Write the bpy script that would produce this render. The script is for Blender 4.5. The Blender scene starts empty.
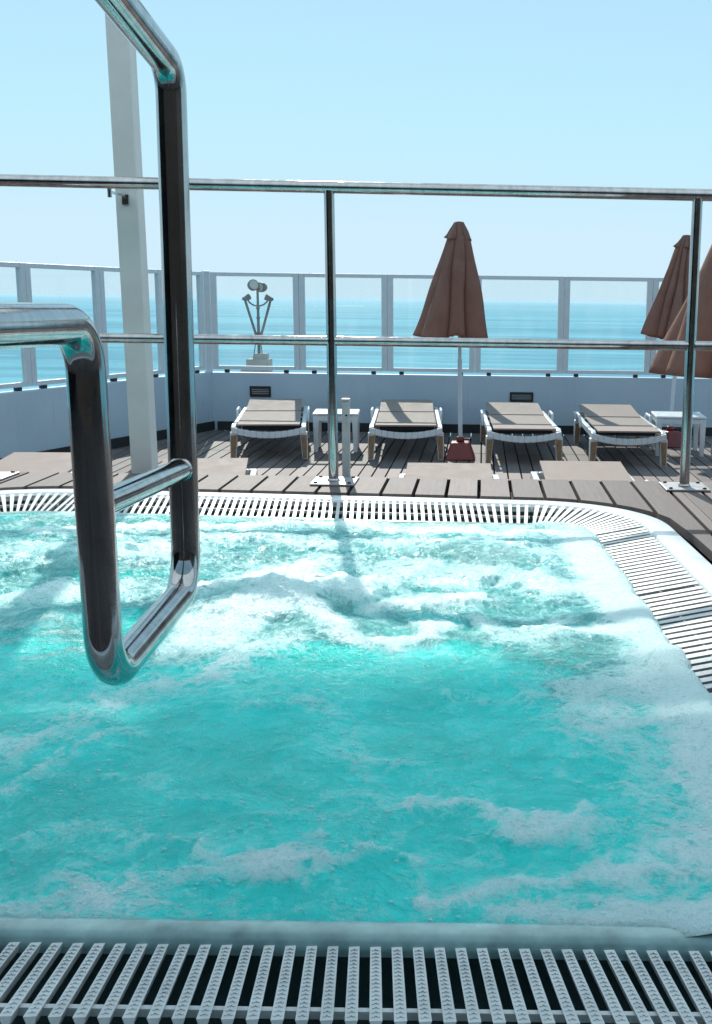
import bpy, bmesh, math, random
import numpy as np
from mathutils import Vector, Matrix

random.seed(7)
sc = bpy.context.scene
COL = sc.collection
R = math.radians

# ------------------------------------------------------------------ camera, sky, sun, exposure
PITCH, ROLL = math.atan(211.5 / 1090.0), R(0.74)
cam_d = bpy.data.cameras.new("camera")
cam = bpy.data.objects.new("camera", cam_d); COL.objects.link(cam)
fwd = Vector((0, math.cos(PITCH), -math.sin(PITCH)))
upv = Vector((0, math.sin(PITCH), math.cos(PITCH)))
rt = Vector((1, 0, 0)) * math.cos(ROLL) + upv * math.sin(ROLL)
up = upv * math.cos(ROLL) - Vector((1, 0, 0)) * math.sin(ROLL)
M = Matrix((rt, up, -fwd)).transposed().to_4x4(); M.translation = (0, 0, 0.69)
cam.matrix_world = M
cam_d.sensor_width = 36; cam_d.sensor_fit = 'AUTO'
cam_d.lens = 1090 * 36 / 1024
cam_d.shift_x = (356 - 480) / 1024
cam_d.clip_start = 0.02; cam_d.clip_end = 60000
sc.camera = cam

SUN_AZ, SUN_EL = R(-9.6), R(33.3)                       # azimuth from +Y towards +X
w = bpy.data.worlds.new("World"); sc.world = w; w.use_nodes = True
nt = w.node_tree; nt.nodes.clear()
sky = nt.nodes.new("ShaderNodeTexSky"); sky.sky_type = 'NISHITA'; sky.sun_disc = False
sky.sun_elevation = SUN_EL; sky.sun_rotation = SUN_AZ
sky.air_density = 0.8; sky.dust_density = 0.0; sky.ozone_density = 2.0
gam = nt.nodes.new("ShaderNodeGamma"); gam.inputs[1].default_value = 0.28          # evens the dome out, as the photo's tone mapping does
tint = nt.nodes.new("ShaderNodeMix"); tint.data_type = 'RGBA'; tint.blend_type = 'MULTIPLY'
tint.inputs[0].default_value = 1.0; tint.inputs[7].default_value = (1.66, 2.34, 2.58, 1)
cap = nt.nodes.new("ShaderNodeMix"); cap.data_type = 'RGBA'; cap.blend_type = 'DARKEN'
cap.inputs[0].default_value = 1.0; cap.inputs[7].default_value = (2.95, 3.93, 4.55, 1)
bg = nt.nodes.new("ShaderNodeBackground"); bg.inputs[1].default_value = 0.13
wo = nt.nodes.new("ShaderNodeOutputWorld")
nt.links.new(sky.outputs[0], gam.inputs[0]); nt.links.new(gam.outputs[0], tint.inputs[6]); nt.links.new(tint.outputs[2], cap.inputs[6]); nt.links.new(cap.outputs[2], bg.inputs[0]); nt.links.new(bg.outputs[0], wo.inputs[0])

sun_d = bpy.data.lights.new("sun", 'SUN'); sun_d.energy = 2.7; sun_d.angle = R(0.5); sun_d.color = (1.0, 0.95, 0.87)
sun = bpy.data.objects.new("sun", sun_d); COL.objects.link(sun)
S = Vector((math.sin(SUN_AZ) * math.cos(SUN_EL), math.cos(SUN_AZ) * math.cos(SUN_EL), math.sin(SUN_EL)))
sun.rotation_euler = S.to_track_quat('Z', 'Y').to_euler(); sun.location = (0, 0, 12)

sc.view_settings.view_transform = 'Standard'; sc.view_settings.look = 'None'
sc.view_settings.exposure = 0.75; sc.view_settings.gamma = 1.0
sc.render.engine = 'CYCLES'
cy = sc.cycles
cy.use_denoising = True; cy.denoising_prefilter = 'NONE'
cy.max_bounces = 10; cy.diffuse_bounces = 4; cy.glossy_bounces = 5; cy.transmission_bounces = 6; cy.transparent_max_bounces = 24; cy.volume_bounces = 1
cy.caustics_reflective = False; cy.caustics_refractive = False
cy.sample_clamp_indirect = 8

# ------------------------------------------------------------------ helpers
class MB:
    """collects shapes into one mesh"""
    def __init__(s): s.v, s.f, s.sm = [], [], []
    def add(s, vs, fs, smooth=False, T=None):
        o = len(s.v)
        s.v += [tuple(T @ Vector(p)) if T else tuple(p) for p in vs]
        s.f += [tuple(i + o for i in f) for f in fs]; s.sm += [smooth] * len(fs)
        return s
    def box(s, c, d, rz=0, T=None):
        x, y, z = d[0] / 2, d[1] / 2, d[2] / 2
        m = Matrix.Translation(c) @ Matrix.Rotation(rz, 4, 'Z')
        if T: m = T @ m
        return s.add([(a * x, b * y, e * z) for a in (-1, 1) for b in (-1, 1) for e in (-1, 1)],
                     [(0, 1, 3, 2), (4, 6, 7, 5), (0, 4, 5, 1), (2, 3, 7, 6), (0, 2, 6, 4), (1, 5, 7, 3)], False, m)
    def hexa(s, p, T=None):      # 8 points: bottom ring (4), top ring (4), counter-clockwise
        return s.add(p, [(3, 2, 1, 0), (4, 5, 6, 7), (0, 1, 5, 4), (1, 2, 6, 5), (2, 3, 7, 6), (3, 0, 4, 7)], False, T)
    def tube(s, pts, r, n=24, cap=True, T=None):
        pts = [Vector(p) for p in pts]; N = len(pts)
        rs = r if isinstance(r, (list, tuple)) else [r] * N
        tg = [((pts[min(i + 1, N - 1)] - pts[max(i - 1, 0)])).normalized() for i in range(N)]
        a = tg[0].orthogonal().normalized(); vs = []
        for i in range(N):
            a = (a - tg[i] * a.dot(tg[i])).normalized(); b = tg[i].cross(a)
            vs += [pts[i] + (a * math.cos(2 * math.pi * k / n) + b * math.sin(2 * math.pi * k / n)) * rs[i] for k in range(n)]
        fs = [(i * n + k, i * n + (k + 1) % n, (i + 1) * n + (k + 1) % n, (i + 1) * n + k) for i in range(N - 1) for k in range(n)]
        s.add(vs, fs, True, T)
        if cap:
            s.add(vs[:n], [tuple(range(n))[::-1]], False, T); s.add(vs[-n:], [tuple(range(n))], False, T)
        return s
    def lathe(s, prof, n=32, c=(0, 0, 0), T=None, smooth=True):
        m = Matrix.Translation(c)
        if T: m = T @ m
        vs = [(r * math.cos(2 * math.pi * k / n), r * math.sin(2 * math.pi * k / n), z) for r, z in prof for k in range(n)]
        fs = [(i * n + k, i * n + (k + 1) % n, (i + 1) * n + (k + 1) % n, (i + 1) * n + k) for i in range(len(prof) - 1) for k in range(n)]
        return s.add(vs, fs, smooth, m)
    def build(s, name, mat, parent=None, bevel=0, seg=2):
        me = bpy.data.meshes.new(name)
        me.from_pydata(s.v, [], s.f); me.update()
        me.polygons.foreach_set('use_smooth', s.sm)
        if mat: me.materials.append(mat)
        o = bpy.data.objects.new(name, me); COL.objects.link(o)
        if parent: o.parent = parent
        if bevel:
            b = o.modifiers.new("bevel", 'BEVEL'); b.width = bevel; b.segments = seg; b.limit_method = 'ANGLE'; b.angle_limit = R(40)
        return o

def tag(o, label=None, cat=None, group=None, kind=None):
    if label: o["label"] = label
    if cat: o["category"] = cat
    if group: o["group"] = group
    if kind: o["kind"] = kind
    return o
def thing(name, label, cat, loc=(0, 0, 0), rz=0, group=None):
    o = bpy.data.objects.new(name, None); COL.objects.link(o)
    o.location = loc; o.rotation_euler = (0, 0, rz); o.empty_display_size = 0.1
    return tag(o, label, cat, group)
def dup(root, loc, rz, label, group=None):
    def cp(o, par):
        c = o.copy(); COL.objects.link(c); c.parent = par
        for ch in o.children: cp(ch, c)
        return c
    r = cp(root, None); r.location = loc; r.rotation_euler = (0, 0, rz); r["label"] = label
    if group: r["group"] = group
    return r
def fillet(pts, rad, n=10):
    pts = [Vector(p) for p in pts]; out = [pts[0]]
    for i in range(1, len(pts) - 1):
        p, a, b = pts[i], (pts[i - 1] - pts[i]), (pts[i + 1] - pts[i])
        r = rad[i - 1]; ang = a.angle(b); t = r / math.tan(ang / 2)
        t = min(t, a.length * .48, b.length * .48); r = t * math.tan(ang / 2)
        a.normalize(); b.normalize()
        c = p + (a + b).normalized() * (r / math.sin(ang / 2))
        s, e = p + a * t - c, p + b * t - c
        tot = math.pi - ang
        for k in range(n + 1):
            u = k / n
            out.append(c + (s * math.sin((1 - u) * tot) + e * math.sin(u * tot)) / math.sin(tot))
    out.append(pts[-1]); return out
def dense(pts, step):
    out = []
    for a, b in zip(pts[:-1], pts[1:]):
        n = max(1, int((Vector(b) - Vector(a)).length / step))
        out += [Vector(a).lerp(Vector(b), k / n) for k in range(n)]
    return out + [Vector(pts[-1])]

# numpy gradient noise
_rng = np.random.default_rng(11)
_perm = _rng.permutation(512); _ga = _rng.uniform(0, 2 * np.pi, 512); _gx, _gy = np.cos(_ga), np.sin(_ga)
def perlin(x, y, seed=0):
    xi, yi = np.floor(x).astype(int), np.floor(y).astype(int); xf, yf = x - xi, y - yi
    def g(i, j, dx, dy):
        h = _perm[(_perm[(i + seed * 37) & 511] + j + seed * 91) & 511]; return _gx[h] * dx + _gy[h] * dy
    u, v = xf * xf * xf * (xf * (xf * 6 - 15) + 10), yf * yf * yf * (yf * (yf * 6 - 15) + 10)
    a = g(xi, yi, xf, yf) * (1 - u) + g(xi + 1, yi, xf - 1, yf) * u
    b = g(xi, yi + 1, xf, yf - 1) * (1 - u) + g(xi + 1, yi + 1, xf - 1, yf - 1) * u
    return (a * (1 - v) + b * v) * 1.5
def fbm(x, y, o=4, seed=0, gain=.5):
    t, a, s = 0, 1, 0
    for k in range(o):
        t = t + a * perlin(x * 2 ** k, y * 2 ** k, seed + k); s += a; a *= gain
    return t / s

# ------------------------------------------------------------------ materials
def new_mat(name):
    m = bpy.data.materials.new(name); m.use_nodes = True
    n = m.node_tree.nodes; l = m.node_tree.links
    return m, n, l, n["Principled BSDF"]
def P(b, **k):
    for key, v in k.items():
        b.inputs[key.replace('_', ' ')].default_value = v
def node(n, t, **k):
    x = n.new(t)
    for key, v in k.items(): setattr(x, key, v)
    return x
def noise(n, l, scale, detail=4, rough=.55, coord='Object', stretch=None, dist=0):
    tc = n.new("ShaderNodeTexCoord"); t = n.new("ShaderNodeTexNoise")
    t.inputs['Scale'].default_value = scale; t.inputs['Detail'].default_value = detail; t.inputs['Roughness'].default_value = rough
    t.inputs['Distortion'].default_value = dist
    if stretch:
        mp = n.new("ShaderNodeMapping"); mp.inputs['Scale'].default_value = stretch
        l.new(tc.outputs[coord], mp.inputs[0]); l.new(mp.outputs[0], t.inputs['Vector'])
    else: l.new(tc.outputs[coord], t.inputs['Vector'])
    return t.outputs['Fac']
def ramp(n, l, fac, stops):
    r = n.new("ShaderNodeValToRGB"); e = r.color_ramp.elements
    while len(e) < len(stops): e.new(.5)
    for i, (p, c) in enumerate(stops):
        e[i].position = p; e[i].color = (c, c, c, 1) if isinstance(c, (int, float)) else (*c, 1)
    l.new(fac, r.inputs[0]); return r.outputs[0]
def maprange(n, l, fac, a, b, c=0, d=1, smooth=False):
    m = n.new("ShaderNodeMapRange"); m.clamp = True
    if smooth: m.interpolation_type = 'SMOOTHSTEP'
    for i, v in zip((1, 2, 3, 4), (a, b, c, d)): m.inputs[i].default_value = v
    l.new(fac, m.inputs[0]); return m.outputs[0]
def math_(n, l, op, a, b):
    m = n.new("ShaderNodeMath"); m.operation = op
    for i, v in enumerate((a, b)):
        if isinstance(v, (int, float)): m.inputs[i].default_value = v
        else: l.new(v, m.inputs[i])
    return m.outputs[0]
def bump(n, l, b, h, strength=.2, dist=.01, prev=None):
    x = n.new("ShaderNodeBump"); x.inputs['Strength'].default_value = strength; x.inputs['Distance'].default_value = dist
    l.new(h, x.inputs['Height'])
    if prev: l.new(prev, x.inputs['Normal'])
    if b is not None: l.new(x.outputs[0], b.inputs['Normal'])
    return x.outputs[0]

def plain(name, c, rough=.5, var=.12, scale=14, metal=0, bumps=0, rvar=.15):
    m, n, l, b = new_mat(name); P(b, Roughness=rough, Metallic=metal)
    f = noise(n, l, scale, 6, .62)
    l.new(ramp(n, l, f, [(.3, tuple(x * (1 - var) for x in c)), (.7, tuple(min(1, x * (1 + var)) for x in c))]), b.inputs['Base Color'])
    l.new(maprange(n, l, f, .3, .7, rough - rvar / 2, rough + rvar / 2), b.inputs['Roughness'])
    if bumps: bump(n, l, b, noise(n, l, scale * 12, 3), bumps, .002)
    return m

def steel_mat():
    m, n, l, b = new_mat("brushed_steel"); P(b, Metallic=1.0)
    f = noise(n, l, 9, 7, .65); g = noise(n, l, 60, 3, .6); st_ = noise(n, l, 5, 5, .6, stretch=(9, 9, .7)); sp = noise(n, l, 170, 2, .5)
    c = math_(n, l, 'ADD', math_(n, l, 'MULTIPLY', f, .5), math_(n, l, 'MULTIPLY', st_, .5))
    l.new(ramp(n, l, c, [(.34, (.30, .30, .30)), (.5, (.42, .42, .42)), (.66, (.54, .54, .535))]), b.inputs['Base Color'])
    rr = math_(n, l, 'ADD', maprange(n, l, f, .35, .7, .05, .17), maprange(n, l, g, .45, .7, 0, .05))
    l.new(rr, b.inputs['Roughness'])
    bump(n, l, b, g, .04, .001)
    return m
STEEL = steel_mat()
PLATE = plain("dull_steel_plate", (.36, .36, .37), .45, .1, 20, metal=.6)

def wood_mat(name, ca, cb, cc):
    m, n, l, b = new_mat(name); P(b, Roughness=.72)
    geo = n.new("ShaderNodeNewGeometry")
    grain = noise(n, l, 6, 6, .7, stretch=(14, .8, 14), dist=.4)
    blot = noise(n, l, 3.2, 5, .6)
    c1 = ramp(n, l, grain, [(.3, ca), (.72, cb)])
    mx = node(n, "ShaderNodeMix", data_type='RGBA'); l.new(maprange(n, l, blot, .42, .7), mx.inputs[0]); l.new(c1, mx.inputs[6]); mx.inputs[7].default_value = (*cc, 1)
    hs = n.new("ShaderNodeHueSaturation"); l.new(mx.outputs[2], hs.inputs['Color'])
    l.new(maprange(n, l, geo.outputs['Random Per Island'], 0, 1, .62, 1.22), hs.inputs['Value'])
    l.new(hs.outputs[0], b.inputs['Base Color'])
    bump(n, l, b, grain, .35, .003)
    return m
WOOD = wood_mat("weathered_decking", (.135, .098, .086), (.25, .195, .178), (.195, .16, .152))
WOOD2 = wood_mat("weathered_pool_decking", (.085, .064, .058), (.175, .142, .133), (.13, .112, .109))
DARK = plain("dark_underside", (.015, .014, .014), .9)
WHITE_PL = plain("white_plastic", (.74, .76, .77), .38, .05, 10)
GRATE = plain("white_grating_plastic", (.60, .62, .61), .42, .16, 16, bumps=.15)
COPING = plain("white_fibreglass", (.76, .82, .84), .3, .04, 8)
GUTTER = plain("gutter_lining", (.035, .07, .072), .5, .25, 10)
LIP = plain("pool_lip_wet", (.34, .50, .48), .2, .35, 18)
BASIN = plain("pool_lining", (.10, .55, .58), .4, .05)
def wall_mat():
    m, n, l, b = new_mat("painted_wall"); P(b, Roughness=.55)
    big = noise(n, l, 1.3, 5, .6); run = noise(n, l, 5, 5, .65, stretch=(3.5, 3.5, .35)); sp = noise(n, l, 40, 4, .6)
    base = ramp(n, l, big, [(.35, (.49, .59, .68)), (.65, (.57, .66, .74))])
    mx = node(n, "ShaderNodeMix", data_type='RGBA'); l.new(maprange(n, l, run, .58, .76, 0, .35), mx.inputs[0]); l.new(base, mx.inputs[6]); mx.inputs[7].default_value = (.36, .36, .35, 1)
    m2 = node(n, "ShaderNodeMix", data_type='RGBA'); l.new(maprange(n, l, sp, .70, .78, 0, .5), m2.inputs[0]); l.new(mx.outputs[2], m2.inputs[6]); m2.inputs[7].default_value = (.30, .24, .20, 1)
    l.new(m2.outputs[2], b.inputs['Base Color']); bump(n, l, b, sp, .15, .003, bump(n, l, None, big, .3, .02))
    return m
WALL = wall_mat()
FRAME = plain("painted_aluminium", (.70, .74, .77), .4, .04, 12)
COLUMN = plain("painted_column", (.64, .65, .64), .5, .05, 10)
BLACK = plain("black_trim", (.02, .02, .022), .6)
SLING = plain("taupe_sling_fabric", (.32, .245, .212), .8, .10, 12, bumps=.3)
TAN = plain("tan_leg_panel", (.30, .175, .095), .6, .25, 24)
RED = plain("red_plastic_base", (.22, .028, .024), .4, .15, 20)
GREYM = plain("grey_mast_metal", (.13, .13, .13), .5, .2, 12)
CONC = plain("pale_concrete", (.45, .43, .41), .85, .12, 8)
STUBM = plain("grey_galvanised", (.52, .54, .55), .5, .1, 30, metal=.2)
POLE_M = plain("white_pole_paint", (.62, .66, .70), .4, .05)
LAMPG = plain("lamp_lens", (.55, .53, .48), .2, .1)
def fill_light_awning_mat():
    m, n, l, b = new_mat("fill_light_fabric"); P(b, Roughness=.9); b.inputs['Base Color'].default_value = (.8, .81, .81, 1)
    tr = n.new("ShaderNodeBsdfTranslucent"); tr.inputs[0].default_value = (.93, .95, .95, 1)
    mx = n.new("ShaderNodeMixShader"); mx.inputs[0].default_value = .92  # made almost all translucent so the unseen awning lights the shaded pool
    l.new(b.outputs[0], mx.inputs[1]); l.new(tr.outputs[0], mx.inputs[2]); l.new(mx.outputs[0], n["Material Output"].inputs[0])
    return m
ROOFM = fill_light_awning_mat()
REFLECT_DARK = plain("dark_reflection_wall", (.012, .012, .012), .85, .2, 2)  # for added walls that show only as dark steel reflections
BOATM = plain("boat_white", (.8, .8, .8), .4, .02)

def fabric_mat():
    m, n, l, b = new_mat("brown_parasol_fabric"); P(b, Roughness=.85)
    f = noise(n, l, 7, 6, .6); wv = noise(n, l, 260, 2)
    col = ramp(n, l, f, [(.25, (.40, .215, .16)), (.75, (.55, .32, .245))])
    l.new(col, b.inputs['Base Color'])
    bump(n, l, b, wv, .3, .002, bump(n, l, None, noise(n, l, 9, 4, .55, stretch=(1, 1, .35), dist=.6), .6, .03))
    tr = n.new("ShaderNodeBsdfTranslucent"); tr.inputs[0].default_value = (.55, .2, .10, 1)
    mx = n.new("ShaderNodeMixShader"); mx.inputs[0].default_value = .5
    l.new(b.outputs[0], mx.inputs[1]); l.new(tr.outputs[0], mx.inputs[2])
    l.new(mx.outputs[0], n["Material Output"].inputs[0])
    return m
FABRIC = fabric_mat()

def glass_mat():
    m, n, l, b = new_mat("salty_glass"); n.remove(b)
    tr = n.new("ShaderNodeBsdfTransparent"); tr.inputs[0].default_value = (.95, .975, .97, 1)
    gl = n.new("ShaderNodeBsdfGlossy"); gl.inputs['Roughness'].default_value = .02
    df = n.new("ShaderNodeBsdfTranslucent"); df.inputs[0].default_value = (.8, .85, .87, 1)
    lw0 = n.new("ShaderNodeLayerWeight"); pw = math_(n, l, 'POWER', lw0.outputs['Facing'], 4.0); fz = math_(n, l, 'ADD', math_(n, l, 'MULTIPLY', pw, .45), .02)
    m1 = n.new("ShaderNodeMixShader"); l.new(fz, m1.inputs[0]); l.new(tr.outputs[0], m1.inputs[1]); l.new(gl.outputs[0], m1.inputs[2])
    f = noise(n, l, 2.2, 6, .65, stretch=(2.5, 2.5, .5))
    m2 = n.new("ShaderNodeMixShader"); l.new(maprange(n, l, f, .4, .72, .003, .028), m2.inputs[0]); l.new(m1.outputs[0], m2.inputs[1]); l.new(df.outputs[0], m2.inputs[2])
    l.new(m2.outputs[0], n["Material Output"].inputs[0])
    return m
GLASS = glass_mat()

def sea_mat():
    m, n, l, b = new_mat("sea_water"); n.remove(b)
    band = noise(n, l, .004, 6, .6, stretch=(.25, 1.4, 1)); fine = noise(n, l, .03, 6, .65, stretch=(.35, 1.5, 1))
    f = math_(n, l, 'ADD', math_(n, l, 'MULTIPLY', band, .5), math_(n, l, 'MULTIPLY', fine, .5))
    df = n.new("ShaderNodeBsdfDiffuse"); gl = n.new("ShaderNodeBsdfGlossy"); gl.inputs['Roughness'].default_value = .12
    l.new(ramp(n, l, f, [(.43, (.09, .35, .46)), (.57, (.20, .58, .68))]), df.inputs[0])
    h = noise(n, l, .35, 8, .65, stretch=(.6, 1.6, 1))
    nb = bump(n, l, None, h, .25, .8); l.new(nb, df.inputs['Normal']); l.new(nb, gl.inputs['Normal'])
    mx = n.new("ShaderNodeMixShader"); mx.inputs[0].default_value = .24
    l.new(df.outputs[0], mx.inputs[1]); l.new(gl.outputs[0], mx.inputs[2]); l.new(mx.outputs[0], n["Material Output"].inputs[0])
    return m
SEA = sea_mat()

def water_mat():
    m, n, l, b = new_mat("aerated_pool_water")
    foam = node(n, "ShaderNodeAttribute", attribute_name="foam").outputs['Fac']
    airy_sun_tone = node(n, "ShaderNodeAttribute", attribute_name="air_sun_tone").outputs['Fac']
    tc = n.new("ShaderNodeTexCoord")
    def cen(x, k): return math_(n, l, 'MULTIPLY', math_(n, l, 'SUBTRACT', x, .5), k)
    def add(*a):
        o = a[0]
        for q in a[1:]: o = math_(n, l, 'ADD', o, q)
        return o
    def mul(a, b_): return math_(n, l, 'MULTIPLY', a, b_)
    # coordinates stirred by two sizes of eddy
    def stir(vec, scale, amt):
        t = n.new("ShaderNodeTexNoise"); t.inputs['Scale'].default_value = scale; t.inputs['Detail'].default_value = 3; l.new(vec, t.inputs['Vector'])
        s1 = n.new("ShaderNodeVectorMath"); s1.operation = 'SUBTRACT'; l.new(t.outputs['Color'], s1.inputs[0]); s1.inputs[1].default_value = (.5, .5, .5)
        s2 = n.new("ShaderNodeVectorMath"); s2.operation = 'SCALE'; l.new(s1.outputs[0], s2.inputs[0]); s2.inputs['Scale'].default_value = amt
        s3 = n.new("ShaderNodeVectorMath"); s3.operation = 'ADD'; l.new(vec, s3.inputs[0]); l.new(s2.outputs[0], s3.inputs[1]); return s3.outputs[0]
    W1 = stir(stir(tc.outputs['Object'], 5, .16), 22, .035)
    def nz(vec, scale, det, ro):
        t = n.new("ShaderNodeTexNoise"); t.inputs['Scale'].default_value = scale; t.inputs['Detail'].default_value = det; t.inputs['Roughness'].default_value = ro
        l.new(vec, t.inputs['Vector']); return t.outputs['Fac']
    def voro(vec, scale, feat='F1'):
        v = n.new("ShaderNodeTexVoronoi"); v.feature = feat; v.inputs['Scale'].default_value = scale; l.new(vec, v.inputs['Vector']); return v.outputs['Distance']
    n1, n2, n3, n4 = nz(W1, 20, 9, .7), nz(W1, 6, 5, .6), nz(W1, 75, 6, .74), nz(tc.outputs['Object'], 190, 4, .7)
    web1 = maprange(n, l, voro(W1, 11, 'DISTANCE_TO_EDGE'), 0, .16, 1, 0, True)
    web2 = maprange(n, l, voro(W1, 34, 'DISTANCE_TO_EDGE'), 0, .22, 1, 0, True)
    va, vb, vc = voro(W1, 75), voro(tc.outputs['Object'], 150), voro(tc.outputs['Object'], 330)
    holes = mul(maprange(n, l, va, .10, .36, .30, 1, True), maprange(n, l, vb, .10, .36, .5, 1, True))
    web = add(mul(web1, .30), mul(web2, .26))
    f = add(foam, cen(n1, 1.0), cen(n2, .5), cen(n3, 1.7), cen(n4, 1.0), web, -.16)
    fac = maprange(n, l, f, .24, .86, 0, 1, True)
    thick = maprange(n, l, foam, .05, .95, .30, .96)
    solid = maprange(n, l, foam, .6, 1.1)
    hol = add(mul(holes, math_(n, l, 'SUBTRACT', 1.0, solid)), solid)
    fac = mul(mul(fac, thick), hol)
    P(b, Roughness=.07, IOR=1.33, Specular_IOR_Level=.6)
    air_sun_tone = maprange(n, l, add(airy_sun_tone, cen(n2, .9), cen(n1, .55)), 0, 1)
    l.new(ramp(n, l, air_sun_tone, [(.0, (.0, .62, .565)), (.3, (.0, .78, .71)), (.55, (.02, .78, .73)), (.75, (.10, .50, .49)), (1, (.22, .52, .53))]), b.inputs['Base Color'])  # sunlit water gets duller colour, shaded water brighter, to even the light
    b.subsurface_method = 'BURLEY'
    P(b, Subsurface_Weight=.22, Subsurface_Scale=.06); b.inputs['Subsurface Radius'].default_value = (.25, 1, 1)
    def bump2(h, smin, smax, dist, prev=None):
        x = n.new("ShaderNodeBump"); x.inputs['Distance'].default_value = dist
        l.new(maprange(n, l, airy_sun_tone, .2, .7, smin, smax), x.inputs['Strength']); l.new(h, x.inputs['Height'])
        if prev: l.new(prev, x.inputs['Normal'])
        return x.outputs[0]
    chop = nz(W1, 42, 4, .6)
    bn = bump2(n3, .15, .6, .006, bump2(chop, .35, 1.0, .022, bump2(n1, .6, .8, .022)))
    l.new(bn, b.inputs['Normal'])
    fb = n.new("ShaderNodeBsdfPrincipled"); P(fb, Roughness=.26, IOR=1.33, Subsurface_Weight=.85, Subsurface_Scale=.075); l.new(ramp(n, l, foam, [(.2, (.24, .82, .78)), (.95, (.68, .91, .91))]), fb.inputs['Base Color'])
    fb.subsurface_method = 'BURLEY'; fb.inputs['Subsurface Radius'].default_value = (.8, 1, 1)
    hb = math_(n, l, 'ADD', vb, math_(n, l, 'MULTIPLY', vc, .5))
    q = bump(n, l, None, n1, .6, .02, bump(n, l, None, n3, .6, .008))
    bump(n, l, fb, hb, .6, .005, q)
    mx = n.new("ShaderNodeMixShader"); l.new(fac, mx.inputs[0]); l.new(b.outputs[0], mx.inputs[1]); l.new(fb.outputs[0], mx.inputs[2])
    l.new(mx.outputs[0], n["Material Output"].inputs[0])
    return m
WATER = water_mat()
def bubble_mat():
    m, n, l, b = new_mat("bubble_film"); n.remove(b)
    tr = n.new("ShaderNodeBsdfTransparent"); tr.inputs[0].default_value = (.93, .98, .98, 1)
    gl = n.new("ShaderNodeBsdfGlossy"); gl.inputs['Roughness'].default_value = .08; gl.inputs[0].default_value = (.95, 1, 1, 1)
    lw0 = n.new("ShaderNodeLayerWeight"); f = math_(n, l, 'ADD', math_(n, l, 'MULTIPLY', math_(n, l, 'POWER', lw0.outputs['Facing'], 2.0), .5), .10)
    mx = n.new("ShaderNodeMixShader"); l.new(f, mx.inputs[0]); l.new(tr.outputs[0], mx.inputs[1]); l.new(gl.outputs[0], mx.inputs[2]); l.new(mx.outputs[0], n["Material Output"].inputs[0])
    return m
BUBBLE = bubble_mat()

def stripe_mat():
    m, n, l, b = new_mat("striped_towelling"); P(b, Roughness=.9)
    tc = n.new("ShaderNodeTexCoord"); wv = n.new("ShaderNodeTexWave"); wv.inputs['Scale'].default_value = 7; wv.bands_direction = 'X'
    l.new(tc.outputs['Object'], wv.inputs['Vector'])
    l.new(ramp(n, l, wv.outputs['Fac'], [(.46, (.42, .03, .04)), (.54, (.72, .68, .66))]), b.inputs['Base Color'])
    bump(n, l, b, noise(n, l, 90, 3), .5, .004)
    return m
STRIPE = stripe_mat()

# ------------------------------------------------------------------ the setting: sea, lower roof, lower deck
mb = MB(); RS = 30000
mb.add([(-RS, -RS, -25), (RS, -RS, -25), (RS, RS, -25), (-RS, RS, -25)], [(0, 1, 2, 3)])
tag(mb.build("sea", SEA), kind="structure")
mb = MB(); mb.box((1.5, 14.9, -1.75), (16, 4.3, .3)); tag(mb.build("roof_ledge", CONC), kind="structure")
mb = MB(); mb.box((0, 4.0, -14), (13, 19, 22.0)); tag(mb.build("building_block", CONC), kind="structure")

DZ = -0.81
mb = MB(); k = 0
x = -6.6
while x < 6.2:
    for (ya, yb) in ((3.2, 7.35), (7.356, 10.8), (10.806, 12.5)):
        mb.box((x + .056, (ya + yb) / 2, DZ - .014 + random.uniform(-.0015, .0015)), (.1055, yb - ya - .006, .028))
    x += .118
tag(mb.build("lower_deck", WOOD, bevel=.002, seg=1), kind="structure")
mb = MB(); mb.box((0, 5.0, -.93), (13.2, 15.4, .12)); tag(mb.build("deck_subfloor", DARK), kind="structure")

# ------------------------------------------------------------------ pool outline: a rounded quadrilateral, offset inwards by d
CORN = [(-2.05, 3.944), (-1.97, .860), (.737, .860), (.585, 3.768)]      # far-left, near-left, near-right, far-right (counter-clockwise)
CRAD = [.55, .40, .40, .45]
NA, NE = 28, 60
def outline(d):
    """closed list of (x, y); NE points per straight edge, NA per corner, same indexing for every offset d"""
    pts = []; n = 4
    C = [Vector(c) for c in CORN]
    nrm, dirs = [], []
    for i in range(n):
        t = (C[(i + 1) % n] - C[i]).normalized(); dirs.append(t); nrm.append(Vector((-t.y, t.x)))     # inward normal for ccw
    def corner(i, dd):
        a, b = (i - 1) % n, i
        pa, pb = C[i] + nrm[a] * dd, C[i] + nrm[b] * dd
        den = dirs[a].x * dirs[b].y - dirs[a].y * dirs[b].x
        t = ((pb.x - pa.x) * dirs[b].y - (pb.y - pa.y) * dirs[b].x) / den
        return pa + dirs[a] * t
    cen = [corner(i, CRAD[i]) for i in range(n)]
    for i in range(n):
        a, b = (i - 1) % n, i
        r = CRAD[i] - d
        a0 = math.atan2(-nrm[a].y, -nrm[a].x); a1 = math.atan2(-nrm[b].y, -nrm[b].x)
        while a1 < a0: a1 += 2 * math.pi
        for k in range(NA):
            an = a0 + (a1 - a0) * k / (NA - 1)
            pts.append((cen[i].x + r * math.cos(an), cen[i].y + r * math.sin(an)))
        s = Vector(pts[-1]); j = (i + 1) % n
        e = cen[j] - nrm[b] * (CRAD[j] - d)
        for k in range(1, NE + 1):
            q = s.lerp(e, k / (NE + 1)); pts.append((q.x, q.y))
    return pts
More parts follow.
